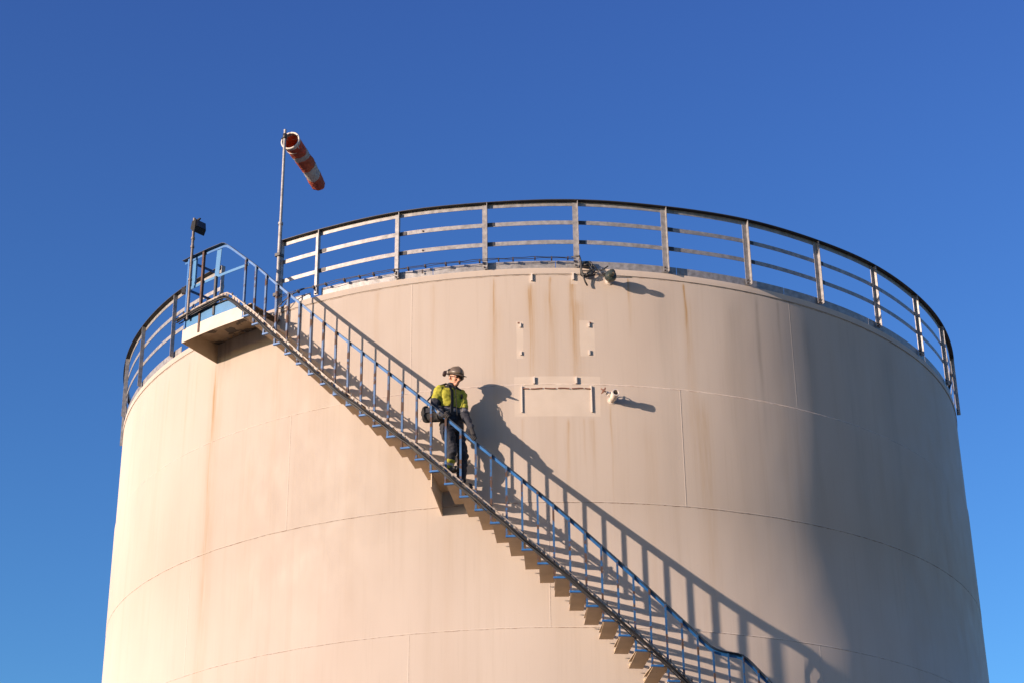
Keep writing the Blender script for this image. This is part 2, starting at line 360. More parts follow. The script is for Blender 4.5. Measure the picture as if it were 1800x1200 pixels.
# toe plate in sections, with splice plates
for i in range(25):
    a0 = -25.7 + i * 14.0; a1 = a0 + 13.93; zt_ = .125
    if i == 24: a0, a1, zt_ = -29.4, -27.2, .10
    if a1 > 322: continue
    b = MB(); b.sweep([(a, RT - .012, 0) for a in angs(a0, a1, .75)], [(0, .0015), (.006, .0015), (.006, zt_), (0, zt_)])
    b.build('toe_plate', M_['galv'], rail, smooth=30)
for i in range(0, 12):
    a = right[i]
    for z_ in (.425, .755):
        b = MB(); b.sweep([(x, RT + .0225, z_) for x in angs(a + .33, a + 1.1, .4)], [(0, -.028), (.006, -.028), (.006, .028), (0, .028)]); b.build('splice_plate', M_['dark_metal'], rail)
for z_ in (.425, .755, .05, .085):
    b = MB(); b.lathe(pol(-12.9, RT + .022, z_), radial(-12.9), [(0, .014), (.010, .014)], 8); b.build('bolt', M_['bolt'], rail)

# ------------------------------------------------------------------ stair
DT = 1.46512; Z0 = -.6287; DZ = .198233; T0 = -30.9965
def corr(i):
    K = [(-3, .0), (0, .03), (2, .0), (5, -.022), (8, -.025), (11, -.01), (14, .004), (17, -.008), (25, .0), (30, .006), (99, .006)]
    for (x0, y0), (x1, y1) in zip(K, K[1:]):
        if i <= x1: return y0 + (y1 - y0) * max(0, (i - x0)) / (x1 - x0)
    return 0
def zt(i):           # height of tread i relative to the rim
    if i <= 32: return Z0 - DZ * i + corr(i)
    if i <= 34: return zt(32) - .03
    return zt(34) - DZ * (i - 34)
def zline(a): # continuous nosing line
    i = (a - T0) / DT; k = math.floor(i); return zt(k) + (zt(k + 1) - zt(k)) * (i - k)
def hrail(a):
    h = 1.0 + .04 * min(1, max(0, ((a - T0) / DT - 17) / 6))
    return zline(a) + h
NS = 72
while zt(NS) < -ZR + .12: NS -= 1
stair = thing('spiral_staircase', 'blue railed steel staircase curving down the face of the cream tank', 'staircase')
tw = DT * 1.0
# tread mesh at angle 0, then rotated copies
b = MB()
def pb(a0, a1, r0, r1, z0, z1, mi=0): b.pbox(a0, a1, r0, r1, z0, z1, mi)
zz = 0
def xb(x0, x1, r0, r1, zi0, zo0, zi1, zo1):    # straight sided block: x across, r outward
    b.hexa([Vector((x0, -r0, zi0 + ZR)), Vector((x1, -r0, zi0 + ZR)), Vector((x1, -r1, zo0 + ZR)), Vector((x0, -r1, zo0 + ZR)), Vector((x0, -r0, zi1 + ZR)), Vector((x1, -r0, zi1 + ZR)), Vector((x1, -r1, zo1 + ZR)), Vector((x0, -r1, zo1 + ZR))])
xb(.010, .205, 7.595, RO - .034, -.075, -.010, -.067, -.002)       # sloping soffit plate, deeper at the wall
xb(.006, .222, 7.62, RO - .034, .010, .010, .018, .018)       # tread plate
xb(.2225, .228, 7.60, RO - .034, -.030, -.012, .018, .018)       # front lip
pb(.25, .5, RT + .004, 7.565, -.02, .012)                        # wall cleats
pb(tw - .25, tw + .0, RT + .004, 7.565, -.02, .012)
tread0 = b.build('tread', M_['tread_under'], stair)
b = MB(); pb(-.12, tw * .72, RO - .032, RO + .004, -.012, .012)
edge0 = b.build('tread_edge', M_['blue'], tread0)
post0 = angle_post('baluster', .028, .034, .005, -.012, 1.0, RO - .033, M_['blue'], stair, True)
worn0 = None
def put(src, i, sc=1.0):
    a = T0 + DT * i; src.rotation_euler = (0, 0, radians(a)); src.location.z = zt(i)
for i in range(-1, NS + 1):
    if i == -1: t_ = tread0; e_ = None
    else:
        t_ = tread0.copy(); COL.objects.link(t_); t_.parent = stair; e_ = edge0.copy(); COL.objects.link(e_); e_.parent = t_
    put(t_, i)
    if i == -1: p_ = post0
    else: p_ = post0.copy(); COL.objects.link(p_); p_.parent = stair
    put(p_, i)
    p_.scale.z = 1.0
    # length up to the underside of the handrail
    a = T0 + DT * i; L = hrail(a) - zt(i) - .004
    me = p_.data
    if i <= 2 or i in (30, 31, 33):
        me = me.copy(); p_.data = me; me.materials[0] = M_['blue_worn']
    if abs(L - 1.0) > .004:
        if i > 2 and i not in (30, 31, 33): me = me.copy(); p_.data = me
        for v in me.vertices:
            if v.co.z > ZR + .5: v.co.z = ZR + L
b = MB()
hr = [(-42.4, RO, 1.005), (-41, RO, 1.0), (-38, RO, 1.0), (-36, RO, 1.0), (-35.6, RO, .99)]
hr += [(a, RO, hrail(a)) for a in angs(-35.2, T0 + DT * NS, .5)]
hr = [(a, r, z) for a, r, z in hr]
for i in range(2):   # round the bends
    hr = [hr[0]] + [(hr[k][0], RO, hr[k][2] * .5 + (hr[k - 1][2] + hr[k + 1][2]) * .25) for k in range(1, len(hr) - 1)] + [hr[-1]]
b.sweep(hr, [(-.037, -.046), (-.031, -.046), (-.031, 0), (-.037, 0)])
hb = b.build('handrail', M_['blue'], stair, smooth=30)
b = MB(); b.sweep(hr, [(-.040, .0005), (.030, .0005), (.030, .008), (-.040, .008)])
M_['cap'] = simple('shade_darkened_cap', (.012, .022, .04), .55, 0, .3, 9, (.012, .07, .2), .60, .04)  # near-black blue, the flange's shaded underside painted into the cap
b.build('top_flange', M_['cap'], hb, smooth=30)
# gusset under the middle of the flight
b = MB(); ag = T0 + DT * 14 + .02
th = .05
def gus(a, zo0, zo1, zi0, zi1, r1=RO - .04):
    b.hexa([pol(a - th, RT + .003, zi0), pol(a + th, RT + .003, zi0), pol(a + th, r1, zo0), pol(a - th, r1, zo0), pol(a - th, RT + .003, zi1), pol(a + th, RT + .003, zi1), pol(a + th, r1, zo1), pol(a - th, r1, zo1)])
gus(ag, -3.615, -3.41, -3.80, -3.41)
b.build('gusset_plate', M_['tread_under'], stair)
b = MB(); ag = T0 + DT * 34 + .02; gus(ag, zt(34) - .2, zt(34), zt(34) - .42, zt(34)); b.build('gusset_plate', M_['tread_under'], stair)
# platform at the head of the stair
PA0, PA1 = -41.7, -32.3
g = NT('platform_underside'); ob = g.obj()
nz = g.noise(ob, 2.6, 5, .55); peel = g.ramp(nz, .53, .545)
edge = g.ma('MULTIPLY', g.ramp(nz, .515, .53), g.ramp(nz, .545, .56, 1, 0))
c = g.mix(g.ramp(g.noise(ob, 7, 4), .35, .7), (.34, .26, .175), (.26, .18, .11))
c = g.mix(peel, c, (.11, .092, .075)); c = g.mix(g.ma('MULTIPLY', edge, .8), c, (.06, .045, .035))
M_['peel'] = g.fin(c, .8)
b = MB(); b.sweep([(a, 0, -.236) for a in angs(PA0 + .08, PA1 + .9, .5)], [(RT + .003, 0), (RO - .01, 0), (RO - .01, .014), (RT + .004, .014)])
fl = b.build('platform_floor', M_['peel'], stair)
for k in range(9):
    b = MB(); a = PA0 + 1.3 + k * .95; b.lathe(pol(a, RT + .05, -.236), (0, 0, -1), [(0, .016), (.012, .016)], 6); b.build('bolt', M_['galv'], fl)
b = MB(); b.sweep([(a, RO - .008, 0) for a in angs(PA0, PA1, .5)], [(0, -.44), (.008, -.44), (.008, -.221), (0, -.221)])
b.hexa([pol(PA1, r, z) for z in (-.44, -.245) for r in (RO - .09, RO)] [:0] or [pol(PA1 - .05, RO - .12, -.44), pol(PA1, RO - .12, -.44), pol(PA1, RO - .009, -.44), pol(PA1 - .05, RO - .009, -.44), pol(PA1 - .05, RO - .12, -.245), pol(PA1, RO - .12, -.245), pol(PA1, RO - .009, -.245), pol(PA1 - .05, RO - .009, -.245)])
M_['fascia'] = simple('fascia_paint', (.43, .375, .32), .6, 0, .08, 5, (.22, .12, .06), .68, .05, .1, 9)
fa = b.build('fascia', M_['fascia'], stair)
b = MB(); a = PA0; r1 = RO - .01
b.hexa([pol(a, RT + .003, -.555), pol(a + .07, RT + .003, -.555), pol(a + .07, r1, -.44), pol(a, r1, -.44), pol(a, RT + .003, -.19), pol(a + .07, RT + .003, -.19), pol(a + .07, r1, -.215), pol(a, r1, -.215)])
b.build('gusset_plate', M_['tread_under'], stair)
b = MB(); b.sweep([(a, RO - .012, 0) for a in angs(PA0 + .1, PA1 - 1.2, .5)], [(0, -.220), (.006, -.220), (.006, -.01), (0, -.01)])
b.build('kick_plate', M_['blue_plate'], stair, smooth=30)
b = MB(); b.sweep([(a, RO - .036, .475) for a in angs(PA0 - .2, PA1 + .1, .5)], [(0, -.022), (.006, -.022), (.006, .022), (0, .022)])
b.build('middle_rail', M_['blue_plate'], stair, smooth=30)
for a, z0, mt in ((-38.95, -.39, 'brown_bar'), (-41.35, -.23, 'blue'), (-36.75, -.2, 'dark_metal')):
    b = MB(); zt1 = .995 if a != -36.75 else .46
    b.pbox(a - .13, a + .13, RO - .028, RO + .012, z0, zt1)
    b.build('baluster', M_[mt if mt != 'brown_bar' else 'rust_bar'], stair)
b = MB()
b.pbox(-41.05, -40.3, RO - .05, RO - .042, .50, .985); b.build('side_panel', M_['blue_plate'], stair)
b = MB(); b.hexa([pol(-37.3, RO - .05, .50), pol(-36.62, RO - .05, .50), pol(-36.62, RO - .042, .50), pol(-37.3, RO - .042, .50), pol(-37.1, RO - .05, .985), pol(-36.4, RO - .05, .985), pol(-36.4, RO - .042, .985), pol(-37.1, RO - .042, .985)])
b.build('side_panel', M_['blue_plate'], stair)
for z_ in (.97, .47, -.05):
    b = MB(); b.hexa([pol(-41.55, 7.60, z_ - .022), pol(-41.50, 7.60, z_ - .022), pol(-41.50, RO - .04, z_ - .022), pol(-41.55, RO - .04, z_ - .022), pol(-41.55, 7.60, z_ + .022), pol(-41.50, 7.60, z_ + .022), pol(-41.50, RO - .04, z_ + .022), pol(-41.55, RO - .04, z_ + .022)])
    b.build('end_rail', M_['blue_worn'], stair)
b = MB()
b.box(pol(-41.9, RO + .01, .46), (1, 0, 0), (0, 1, 0), (0, 0, 1), .03, .03, .05)
b.build('clamp', M_['dark_metal'], stair)

# ------------------------------------------------------------------ cable tray along the stair
tray = thing('cable_tray', 'slotted steel cable tray with black cables fixed along the outside of the blue stair balusters', 'cable tray')
def tz(a):
    if a < -34.7: return -.035 + (a + 42.2) * .0095
    if a < -33.5:
        t = (a + 34.7) / 1.2; return (-.035 + 7.5 * .0095) * (1 - t) + (zline(-33.5) + .175) * t - .0
    i = (a - T0) / DT
    h = .185 + (-.05) * exp(-((i - 7) / 3) ** 2) + .05 * min(1, max(0, (i - 20) / 10))
    return (zline(a) if i < 31 else Z0 - DZ * i) + h - .01
apath = angs(-42.3, T0 + DT * 40, .45)
zsm = [tz(a) for a in apath]
for _ in range(1): zsm = [zsm[0]] + [zsm[k] * .6 + (zsm[k - 1] + zsm[k + 1]) * .2 for k in range(1, len(zsm) - 1)] + [zsm[-1]]
def tzz(a):
    x = (a - apath[0]) / (apath[1] - apath[0]); k = min(len(apath) - 2, max(0, int(x))); return zsm[k] + (zsm[k + 1] - zsm[k]) * (x - k)
RTY = RO + .022
path = [(a, RTY, z) for a, z in zip(apath, zsm)]
b = MB()
b.sweep(path, [(0, .042), (.006, .042), (.006, .064), (0, .064)])
b.sweep(path, [(0, -.024), (.006, -.024), (.006, -.004), (0, -.004)])
a = apath[0]; k = 0
while a < apath[-1]:
    if k % 4 != 3:
        z = tzz(a); z2 = tzz(a + .30)
        b.hexa([pol(a, RTY, z - .005), pol(a + .30, RTY, z2 - .005), pol(a + .30, RTY + .005, z2 - .005), pol(a, RTY + .005, z - .005), pol(a, RTY, z + .043), pol(a + .30, RTY, z2 + .043), pol(a + .30, RTY + .005, z2 + .043), pol(a, RTY + .005, z + .043)])
    a += .42; k += 1
    if k % 9 == 0:
        b.sweep([(a, RTY, tzz(a)), (a + .3, RTY, tzz(a + .3))], [(0, -.005), (.005, -.005), (.005, .043), (0, .043)])
b.build('slotted_plate', M_['tray'], tray)
b = MB(); b.sweep(path, [(.006, -.026), (.055, -.026), (.055, -.020), (.006, -.020)]); b.sweep(path, [(.050, -.020), (.055, -.020), (.055, -.005), (.050, -.005)])
b.build('lower_flange', M_['lamp_black'], tray)
b = MB()
for dr, dz, r, ph in ((.022, -.040, .012, 0), (.042, -.042, .010, 2), (-.012, -.055, .010, 4)):
    b.tube([pol(a, RTY + dr, z + dz + .006 * sin(a * 2.1 + ph) - .018 * max(0, sin(a * .45 + ph)) ** 3) for a, z in zip(apath, zsm)], r, 6)
b.build('cable_bundle', M_['black'], tray, smooth=True)
a = -41.5
while a < 30:
    b = MB(); z = tzz(a); b.pbox(a - .05, a + .05, RTY - .004, RTY + .012, z + .05, z + .095); a += 1.9; b.build('clip', M_['dark_metal'], tray)
b = MB(); a = -30.6
pts = [pol(-41.9, RO + .0, .02), pol(-42.4, RO + .03, .0), pol(-42.6, RO - .1, .09), pol(-42.2, RO - .2, .22), pol(-41.9, RO - .2, .3)]
b.tube(pts, .012, 6); pts = [pol(-41.7, RO + .03, -.02), pol(-42.7, RO + .05, -.03), pol(-43.0, RO - .0, .03), pol(-42.5, RO - .1, .14)]; b.tube(pts, .01, 6)
b.build('loose_cable', M_['black'], tray, smooth=True)

# ------------------------------------------------------------------ cable run at the foot of the railing, with a coil
run = thing('railing_cable', 'thin black cable clipped above the toe plate, ending in a tangled coil', 'cable', (0, 0, 0))
b = MB()
for dz, ph in ((.115, 0), (.135, 1.7)):
    b.tube([pol(a, RT + .10, dz + .006 * sin(a * 1.1 + ph) + .004 * sin(a * 2.7 + ph)) for a in angs(-31.4, 4.5, .4)], .005, 6)
b.tube([pol(-31.5, RT + .10, -.18), pol(-31.2, RT + .1, -.05), pol(-30.3, RT + .11, .02), pol(-29, RT + .115, .09), pol(-27.5, RT + .115, .125)], .010, 6)
b.tube([pol(-31.4, RT + .09, -.06), pol(-30.6, RT + .1, -.10), pol(-30.0, RT + .11, -.02), pol(-29.4, RT + .12, .06)], .008, 6)
b.build('cable', M_['black'], run, smooth=True)
for i in range(17):
    a = -28.5 + i * 2.02 + (.25 * sin(i * 2.3)); b = MB()
    b.pbox(a - .07, a + .07, RT + .05, RT + .112, .095 if i % 2 else .105, .14)
    b.build('clip', M_['bolt'], run)
b = MB(); rnd = random.Random(3)
def loop(a, z, ra, rz, n=22, dr=.07, tilt=0, st=0, tu=1.0):
    return [pol(a + degrees(ra / RT) * cos(st + 2 * pi * tu * k / n) + tilt * .5 * sin(2 * pi * k / n), RT + dr + .02 * sin(k * .8), z + rz * sin(st + 2 * pi * tu * k / n)) for k in range(n + 1)]
b.tube([pol(4.0, RT + .12, .12), pol(4.9, RT + .14, .13), pol(5.05, RT + .12, .05), pol(5.1, RT + .09, -.08), pol(5.3, RT + .08, -.17), pol(5.5, RT + .06, -.25), pol(5.75, RT + .05, -.31)], .013, 6)
b.tube(loop(5.75, -.06, .10, .10), .009, 6); b.tube(loop(5.65, -.04, .075, .12, dr=.09, tilt=.5), .008, 6); b.tube(loop(5.85, -.11, .11, .055, dr=.05), .008, 6)
b.tube([pol(6.0, RT + .1, .06), pol(6.6, RT + .1, -.02), pol(7.0, RT + .09, -.09), pol(7.5, RT + .12, -.07), pol(8.0, RT + .17, -.035)], .010, 6)
b.tube([pol(5.4, RT + .1, .0), pol(5.9, RT + .1, .03), pol(6.3, RT + .1, -.06), pol(5.7, RT + .09, -.14), pol(5.2, RT + .08, -.12)], .010, 6)
b.tube([pol(5.2, RT + .06, -.15), pol(5.9, RT + .05, -.16), pol(6.5, RT + .04, -.12), pol(6.9, RT + .08, -.09)], .007, 6)
b.build('cable_coil', M_['black'], run, smooth=True)
b = MB(); b.pbox(5.35, 6.15, RT + .03, RT + .075, .0, .085); b.build('junction_box', M_['green_dark'], run)

# ------------------------------------------------------------------ warning lamp fitting and pipe nozzle on the wall
a = 8.22; O = radial(a); base = pol(a, RT, -.205)
lamp = thing('detector_fitting', 'dark green and black detector fitting on a short cream stub just below the rim', 'fitting', base)
b = MB(); b.lathe(base, O, [(0, .055), (.012, .055), (.014, .036), (.11, .036), (.112, .05), (.125, .05)], 20); b.build('stub', M_['cream'], lamp, smooth=30)
b = MB(); b.lathe(base + O * .126, O, [(0, .05), (.012, .082), (.05, .09), (.085, .082), (.10, .045), (.13, .038)], 22); b.build('housing', M_['green_dark'], lamp, smooth=30)
b = MB(); b.lathe(base + O * .257, O, [(0, .03), (.02, .048), (.05, .05), (.07, .04), (.075, .02)], 18); b.build('sensor_head', M_['green_dark'], lamp, smooth=30)
b = MB(); tg = Vector((cos(radians(a)), sin(radians(a)), 0)); b.lathe(base + O * .19 - tg * .03, -tg + Vector((0, 0, .35)), [(0, .022), (.085, .022), (.087, .014), (.11, .014)], 12); b.build('cable_gland', M_['dark_metal'], lamp, smooth=30)

a = 8.05; O = radial(a); base = pol(a, RT, -2.115); tg = Vector((cos(radians(a)), sin(radians(a)), 0))
noz = thing('pipe_nozzle', 'cream painted open pipe nozzle with a small valve handle jutting from the tank wall', 'valve', base)
ax = (O + Vector((0, 0, .10)) + tg * .08).normalized()
b = MB()
# body with open bore
pf = [(0, .065), (.012, .065), (.014, .046), (.07, .044), (.09, .054), (.15, .054), (.17, .044), (.20, .044), (.202, .056), (.255, .056), (.255, .040), (.16, .036)]
b.lathe(base, ax, pf, 24); b.build('nozzle_body', M_['cream'], noz, smooth=30)
b = MB(); b.lathe(base + ax * .165, ax, [(0, .0355), (.004, .0355)], 20); b.build('bore', M_['black'], noz)
sd = (-tg * 1.0 + Vector((0, 0, .50)) + O * .35).normalized(); sb = base + ax * .11
b = MB(); b.lathe(sb + sd * .04, sd, [(0, .036), (.05, .034), (.055, .026), (.09, .024)], 14); b.build('bonnet', M_['cream'], noz, smooth=30)
b = MB(); b.lathe(sb + sd * .12, sd, [(0, .010), (.10, .010)], 8)
hc = sb + sd * .17; e1 = sd.orthogonal().normalized(); e2 = sd.cross(e1)
hub = [hc + (e1 * cos(t) + e2 * sin(t)) * .042 for t in [2 * pi * k / 14 for k in range(15)]]
b.tube(hub, .0065, 6)
for t in (0.4, 2.5, 4.6): b.tube([hc, hc + (e1 * cos(t) + e2 * sin(t)) * .062], .0065, 6)
b.build('hand_lever', M_['brown_bar'], noz, smooth=True)

# ------------------------------------------------------------------ windsock
pa, pr_ = -31.42, RT + .10
ws = thing('windsock', 'red and white striped windsock hanging from a tall slender grey pole beside the railing', 'windsock', pol(pa, pr_, -.28))
b = MB(); b.tube([pol(pa, pr_, -.28), pol(pa, pr_, 1.4)], .031, 14); b.tube([pol(pa, pr_, 1.4), pol(pa, pr_, 3.13)], .023, 14)
b.tube([pol(pa, pr_, 1.39), pol(pa, pr_, 1.43)], .040, 14)
b.build('pole', M_['galv'], ws, smooth=40)
for z_ in (.16, .85):
    b = MB(); b.pbox(pa - .35, pa + .35, RT + .035, pr_ + .05, z_ - .025, z_ + .025); b.build('clamp', M_['dark_metal'], ws)
rc = Vector((-3.89, -6.33, 17.51)); D = Vector((.351, 1.336, -.033)) * .93; L = D.length
hd = D.normalized()
g = NT('windsock_red'); ob = g.obj(); c = g.mix(g.ramp(g.noise(ob, 5, 4), .35, .7), (.50, .105, .04), (.26, .042, .02))
def cloth(g, c):
    p = g.fin(c, .85); tr = g.n('ShaderNodeBsdfTranslucent'); g.put(tr.inputs[0], c if not isinstance(c, tuple) else (*c, 1)); mx = g.n('ShaderNodeMixShader'); mx.inputs[0].default_value = .3
    g.bump(g.noise(g.obj(), 16, 4), .9, .03)
    g.t.links.new(g.b.outputs[0], mx.inputs[1]); g.t.links.new(tr.outputs[0], mx.inputs[2]); g.t.links.new(mx.outputs[0], g.out.inputs[0]); return p
RED = cloth(g, c)
g = NT('windsock_white'); WHT = cloth(g, g.mix(g.ramp(g.noise(g.obj(), 6, 4), .4, .7), (.46, .41, .37), (.35, .30, .27)))
e1 = Vector((0, 0, 1)); e1 = (e1 - hd * e1.dot(hd)).normalized(); e2 = hd.cross(e1)
b = MB(); NR = 44; NK = 30; vs = []
for j in range(NR + 1):
    t = j / NR; cen = rc + D * t + Vector((0, 0, -.06 * t * t)) + Vector((1, 0, 0)) * .012 * sin(5 * t); r = .146 * (1 - t) + .116 * t
    for k in range(NK):
        q = 2 * pi * k / NK; rr_ = r * (1 + .075 * sin(3 * q + 7 * t) * min(1, 3 * t) + .035 * sin(7 * q + 23 * t) * min(1, 3 * t) + .02 * sin(40 * t + q))
        vs.append(cen + (e1 * cos(q) + e2 * sin(q)) * rr_)
base_n = 0
for j in range(NR):
    t = (j + .5) / NR; white = t < .04 or .255 < t < .35 or .575 < t < .785
    b.add([], [], 0)
    for k in range(NK): b.f.append((j * NK + k, j * NK + (k + 1) % NK, (j + 1) * NK + (k + 1) % NK, (j + 1) * NK + k)); b.mi.append(1 if white else 0)
b.v = vs
sock = b.build('fabric_sock', [RED, WHT], ws, smooth=True)
sd_ = sock.modifiers.new('thickness', 'SOLIDIFY'); sd_.thickness = .004
b = MB()
for off, r in ((-.01, .148), (.16, .140)):
    b.tube([rc + hd * off + (e1 * cos(2 * pi * k / 28) + e2 * sin(2 * pi * k / 28)) * r for k in range(29)], 0.016 if off < 0 else .008, 6)
for q in (.7, 2.3, 3.9, 5.5): b.tube([rc + (e1 * cos(q) + e2 * sin(q)) * .15 - hd * .01, rc + hd * .17 + (e1 * cos(q) + e2 * sin(q)) * .135], .008, 6)
b.build('hoop_frame', M_['cream'], ws, smooth=True)
b = MB(); top = pol(pa, pr_, 3.02); b.tube([top + Vector((0, 0, .0)), rc - hd * .01 + (e1 * cos(2.2) - e2 * sin(-2.2)) * .0 + Vector((-.14, 0, .04))], .012, 8)
b.lathe(pol(pa, pr_, 2.96), (0, 0, 1), [(0, .034), (.09, .034)], 12); b.build('swivel_arm', M_['dark_metal'], ws, smooth=True)

# ------------------------------------------------------------------ floodlight on its pole
fa_, fr = -40.55, RO + .05
fl = thing('floodlight', 'black floodlight on a short grey pole at the outer corner of the platform', 'floodlight', pol(fa_, fr, -.1))
b = MB(); b.tube([pol(fa_, fr, -.12), pol(fa_, fr, 1.66)], .022, 14)
for z_ in (.55, 1.13, 1.28): b.tube([pol(fa_, fr, z_), pol(fa_, fr, z_ + .035)], .031, 14)
b.build('pole', M_['pole_grey'], fl, smooth=40)
b = MB(); b.tube([pol(fa_, fr, 1.545), pol(fa_, fr, 1.60)], .037, 14)
b.box(pol(fa_ + .45, fr, 1.60), radial(fa_ + 90), radial(fa_), (0, 0, 1), .085, .012, .010)
b.box(pol(fa_ + .78, fr, 1.56), radial(fa_ + 90), radial(fa_), (0, 0, 1), .008, .012, .05)
b.build('bracket', M_['lamp_black'], fl)
b = MB(); X = radial(fa_ + 90); Y = radial(fa_)
c0 = pol(fa_, fr, 0) - Vector((0, 0, 0))
def fp(x, y, z): return c0 + X * x + Y * y + Vector((0, 0, z))
b.hexa([fp(.095, -.10, 1.36), fp(.14, -.10, 1.33), fp(.14, .10, 1.33), fp(.095, .10, 1.36), fp(.045, -.10, 1.42), fp(.17, -.11, 1.42), fp(.17, .11, 1.42), fp(.045, .10, 1.42)])
b.hexa([fp(.045, -.10, 1.421), fp(.17, -.11, 1.421), fp(.17, .11, 1.421), fp(.045, .10, 1.421), fp(.06, -.09, 1.545), fp(.165, -.10, 1.545), fp(.165, .10, 1.545), fp(.06, .09, 1.545)])
hsg = b.build('lamp_housing', M_['lamp_black'], fl)
b = MB(); b.hexa([fp(.172, -.09, 1.43), fp(.178, -.09, 1.43), fp(.178, .09, 1.43), fp(.172, .09, 1.43), fp(.168, -.085, 1.535), fp(.174, -.085, 1.535), fp(.174, .085, 1.535), fp(.168, .085, 1.535)])
g = NT('lamp_glass'); b.build('lens', g.fin((.02, .02, .025), .1), hsg)
# ------------------------------------------------------------------ the worker
def J(t): return pol(*t)
aP = -8.9; Tn = radial(aP + 90); On = radial(aP); Up = Vector((0, 0, 1))
F = (Tn * cos(radians(42)) + On * sin(radians(42))); R_ = (On * cos(radians(42)) - Tn * sin(radians(42)))   # chest facing, his right
jt = dict(pelvis=(-8.95, 7.86, -2.66), waist=(-8.90, 7.87, -2.50), chest=(-9.05, 7.88, -2.30), breast=(-9.05, 7.88, -2.125), neck=(-8.85, 7.89, -2.010),
          rs=(-10.02, 8.00, -2.110), ls=(-8.02, 7.77, -2.095), re=(-10.38, 8.09, -2.395), rw=(-9.25, 8.17, -2.570), rh=(-8.85, 8.185, -2.605),
          le=(-7.45, 7.93, -2.50), lw=(-6.60, 8.13, -2.775), lh=(-6.28, 8.18, -2.905),
          rhip=(-9.30, 7.95, -2.70), lhip=(-8.45, 7.78, -2.68), rk=(-8.62, 8.02, -3.03), ra=(-9.02, 7.98, -3.32), lk=(-7.80, 7.83, -3.04), la=(-8.02, 7.79, -3.475))
jp = {k: J(v) for k, v in jt.items()}
worker = thing('person', 'worker in brown helmet, black and yellow jacket and navy trousers descending the stairs', 'person', jp['ra'] * 1.0)
def capsule(b, p0, p1, r0, r1, n=14, mi=0):
    p0, p1 = Vector(p0), Vector(p1); d = (p1 - p0).normalized(); pts = []; rs = []
    for k in range(1, 5):
        t = -pi / 2 + pi / 2 * k / 4.6; pts.append(p0 + d * r0 * sin(t)); rs.append(r0 * cos(t))
    m = 4
    for k in range(m + 1): pts.append(p0.lerp(p1, k / m)); rs.append(r0 + (r1 - r0) * k / m)
    for k in range(1, 5):
        t = pi / 2 * k / 4.6; pts.append(p1 + d * r1 * sin(t)); rs.append(r1 * cos(t))
    b.tube(pts, rs, n, mi)
def loft(b, secs, n=24, sq=2.3):
    """secs of (centre, right half width, forward half depth[, right axis])"""
    vs = []
    for s_ in secs:
        c, hw_, hd_ = s_[:3]; rx = s_[3] if len(s_) > 3 else R_; fx = Up.cross(rx).normalized(); 
        for k in range(n):
            q = 2 * pi * k / n; cx, sy = cos(q), sin(q)
            vs.append(Vector(c) + rx * hw_ * math.copysign(abs(cx) ** (2 / sq), cx) + fx * hd_ * math.copysign(abs(sy) ** (2 / sq), sy))
    m = len(secs)
    b.add(vs, [(i * n + k, i * n + (k + 1) % n, (i + 1) * n + (k + 1) % n, (i + 1) * n + k) for i in range(m - 1) for k in range(n)] + [tuple(range(n))[::-1], tuple((m - 1) * n + k for k in range(n))])
def organic(b, name, mats, parent, voxel=.009, smooth=6, matfn=None, fold=None):
    """union the pieces into one continuous skin, smooth it, give each face its cloth"""
    o = b.build('tmp', mats, None, True); 
    md = o.modifiers.new('r', 'REMESH'); md.mode = 'VOXEL'; md.voxel_size = voxel; md.use_smooth_shade = True
    ms = o.modifiers.new('s', 'SMOOTH'); ms.iterations = smooth; ms.factor = .5
    dg = bpy.context.evaluated_depsgraph_get(); dg.update()
    me = bpy.data.meshes.new_from_object(o.evaluated_get(dg)); me.name = name
    bpy.data.objects.remove(o)
    if fold:
        nrm = [v.normal.copy() for v in me.vertices]
        for v, n_ in zip(me.vertices, nrm): v.co += n_ * fold(v.co)
    off = Vector((0, 0, 0)); q = parent
    while q is not None: off += q.location; q = q.parent
    if matfn:
        me.materials.clear()
        for m in mats: me.materials.append(m)
        for p in me.polygons: p.material_index = matfn(p.center)
    me.transform(Matrix.Translation(-off)); me.polygons.foreach_set('use_smooth', [True] * len(me.polygons))
    ob_ = bpy.data.objects.new(name, me); COL.objects.link(ob_); ob_.parent = parent
    return ob_
from mathutils import noise as mn
def folds(s1, amp):
    return lambda c: amp * (mn.noise(Vector((c.x * s1, c.y * s1, c.z * s1 * 1.7))) + .5 * mn.noise(Vector((c.x * s1 * 2.3 + 5, c.y * s1 * 2.3, c.z * s1 * 3.6))))

def fabric(name, col, rough=.85):
    g = NT(name); o = g.n('ShaderNodeNewGeometry').outputs['Position']
    c = g.mix(g.ramp(g.noise(o, 30, 4), .3, .7), tuple(x * .85 for x in col), tuple(x * 1.12 for x in col)); g.bump(g.noise(o, 60, 3), .5, .006)
    return g.fin(c, rough)
YEL = simple('hi_vis_yellow', (.29, .275, .02), .8, 0, .12, 18, (.16, .11, .03), .63, .08, .4, 14)
NAVY = fabric('navy_cloth', (.014, .016, .024)); BLK = fabric('black_webbing', (.010, .010, .011)); REF = fabric('reflective_grey_band', (.33, .29, .27), .5)
SKIN = simple('skin', (.40, .20, .13), .5, 0, .10, 30); GLOVE = fabric('dark_glove', (.020, .018, .018)); BOOT = fabric('boot_leather', (.016, .014, .013), .6)
HEL = simple('helmet_shell', (.095, .072, .052), .42, 0, .08, 12); EARM = simple('earmuff_plastic', (.030, .016, .014), .4)

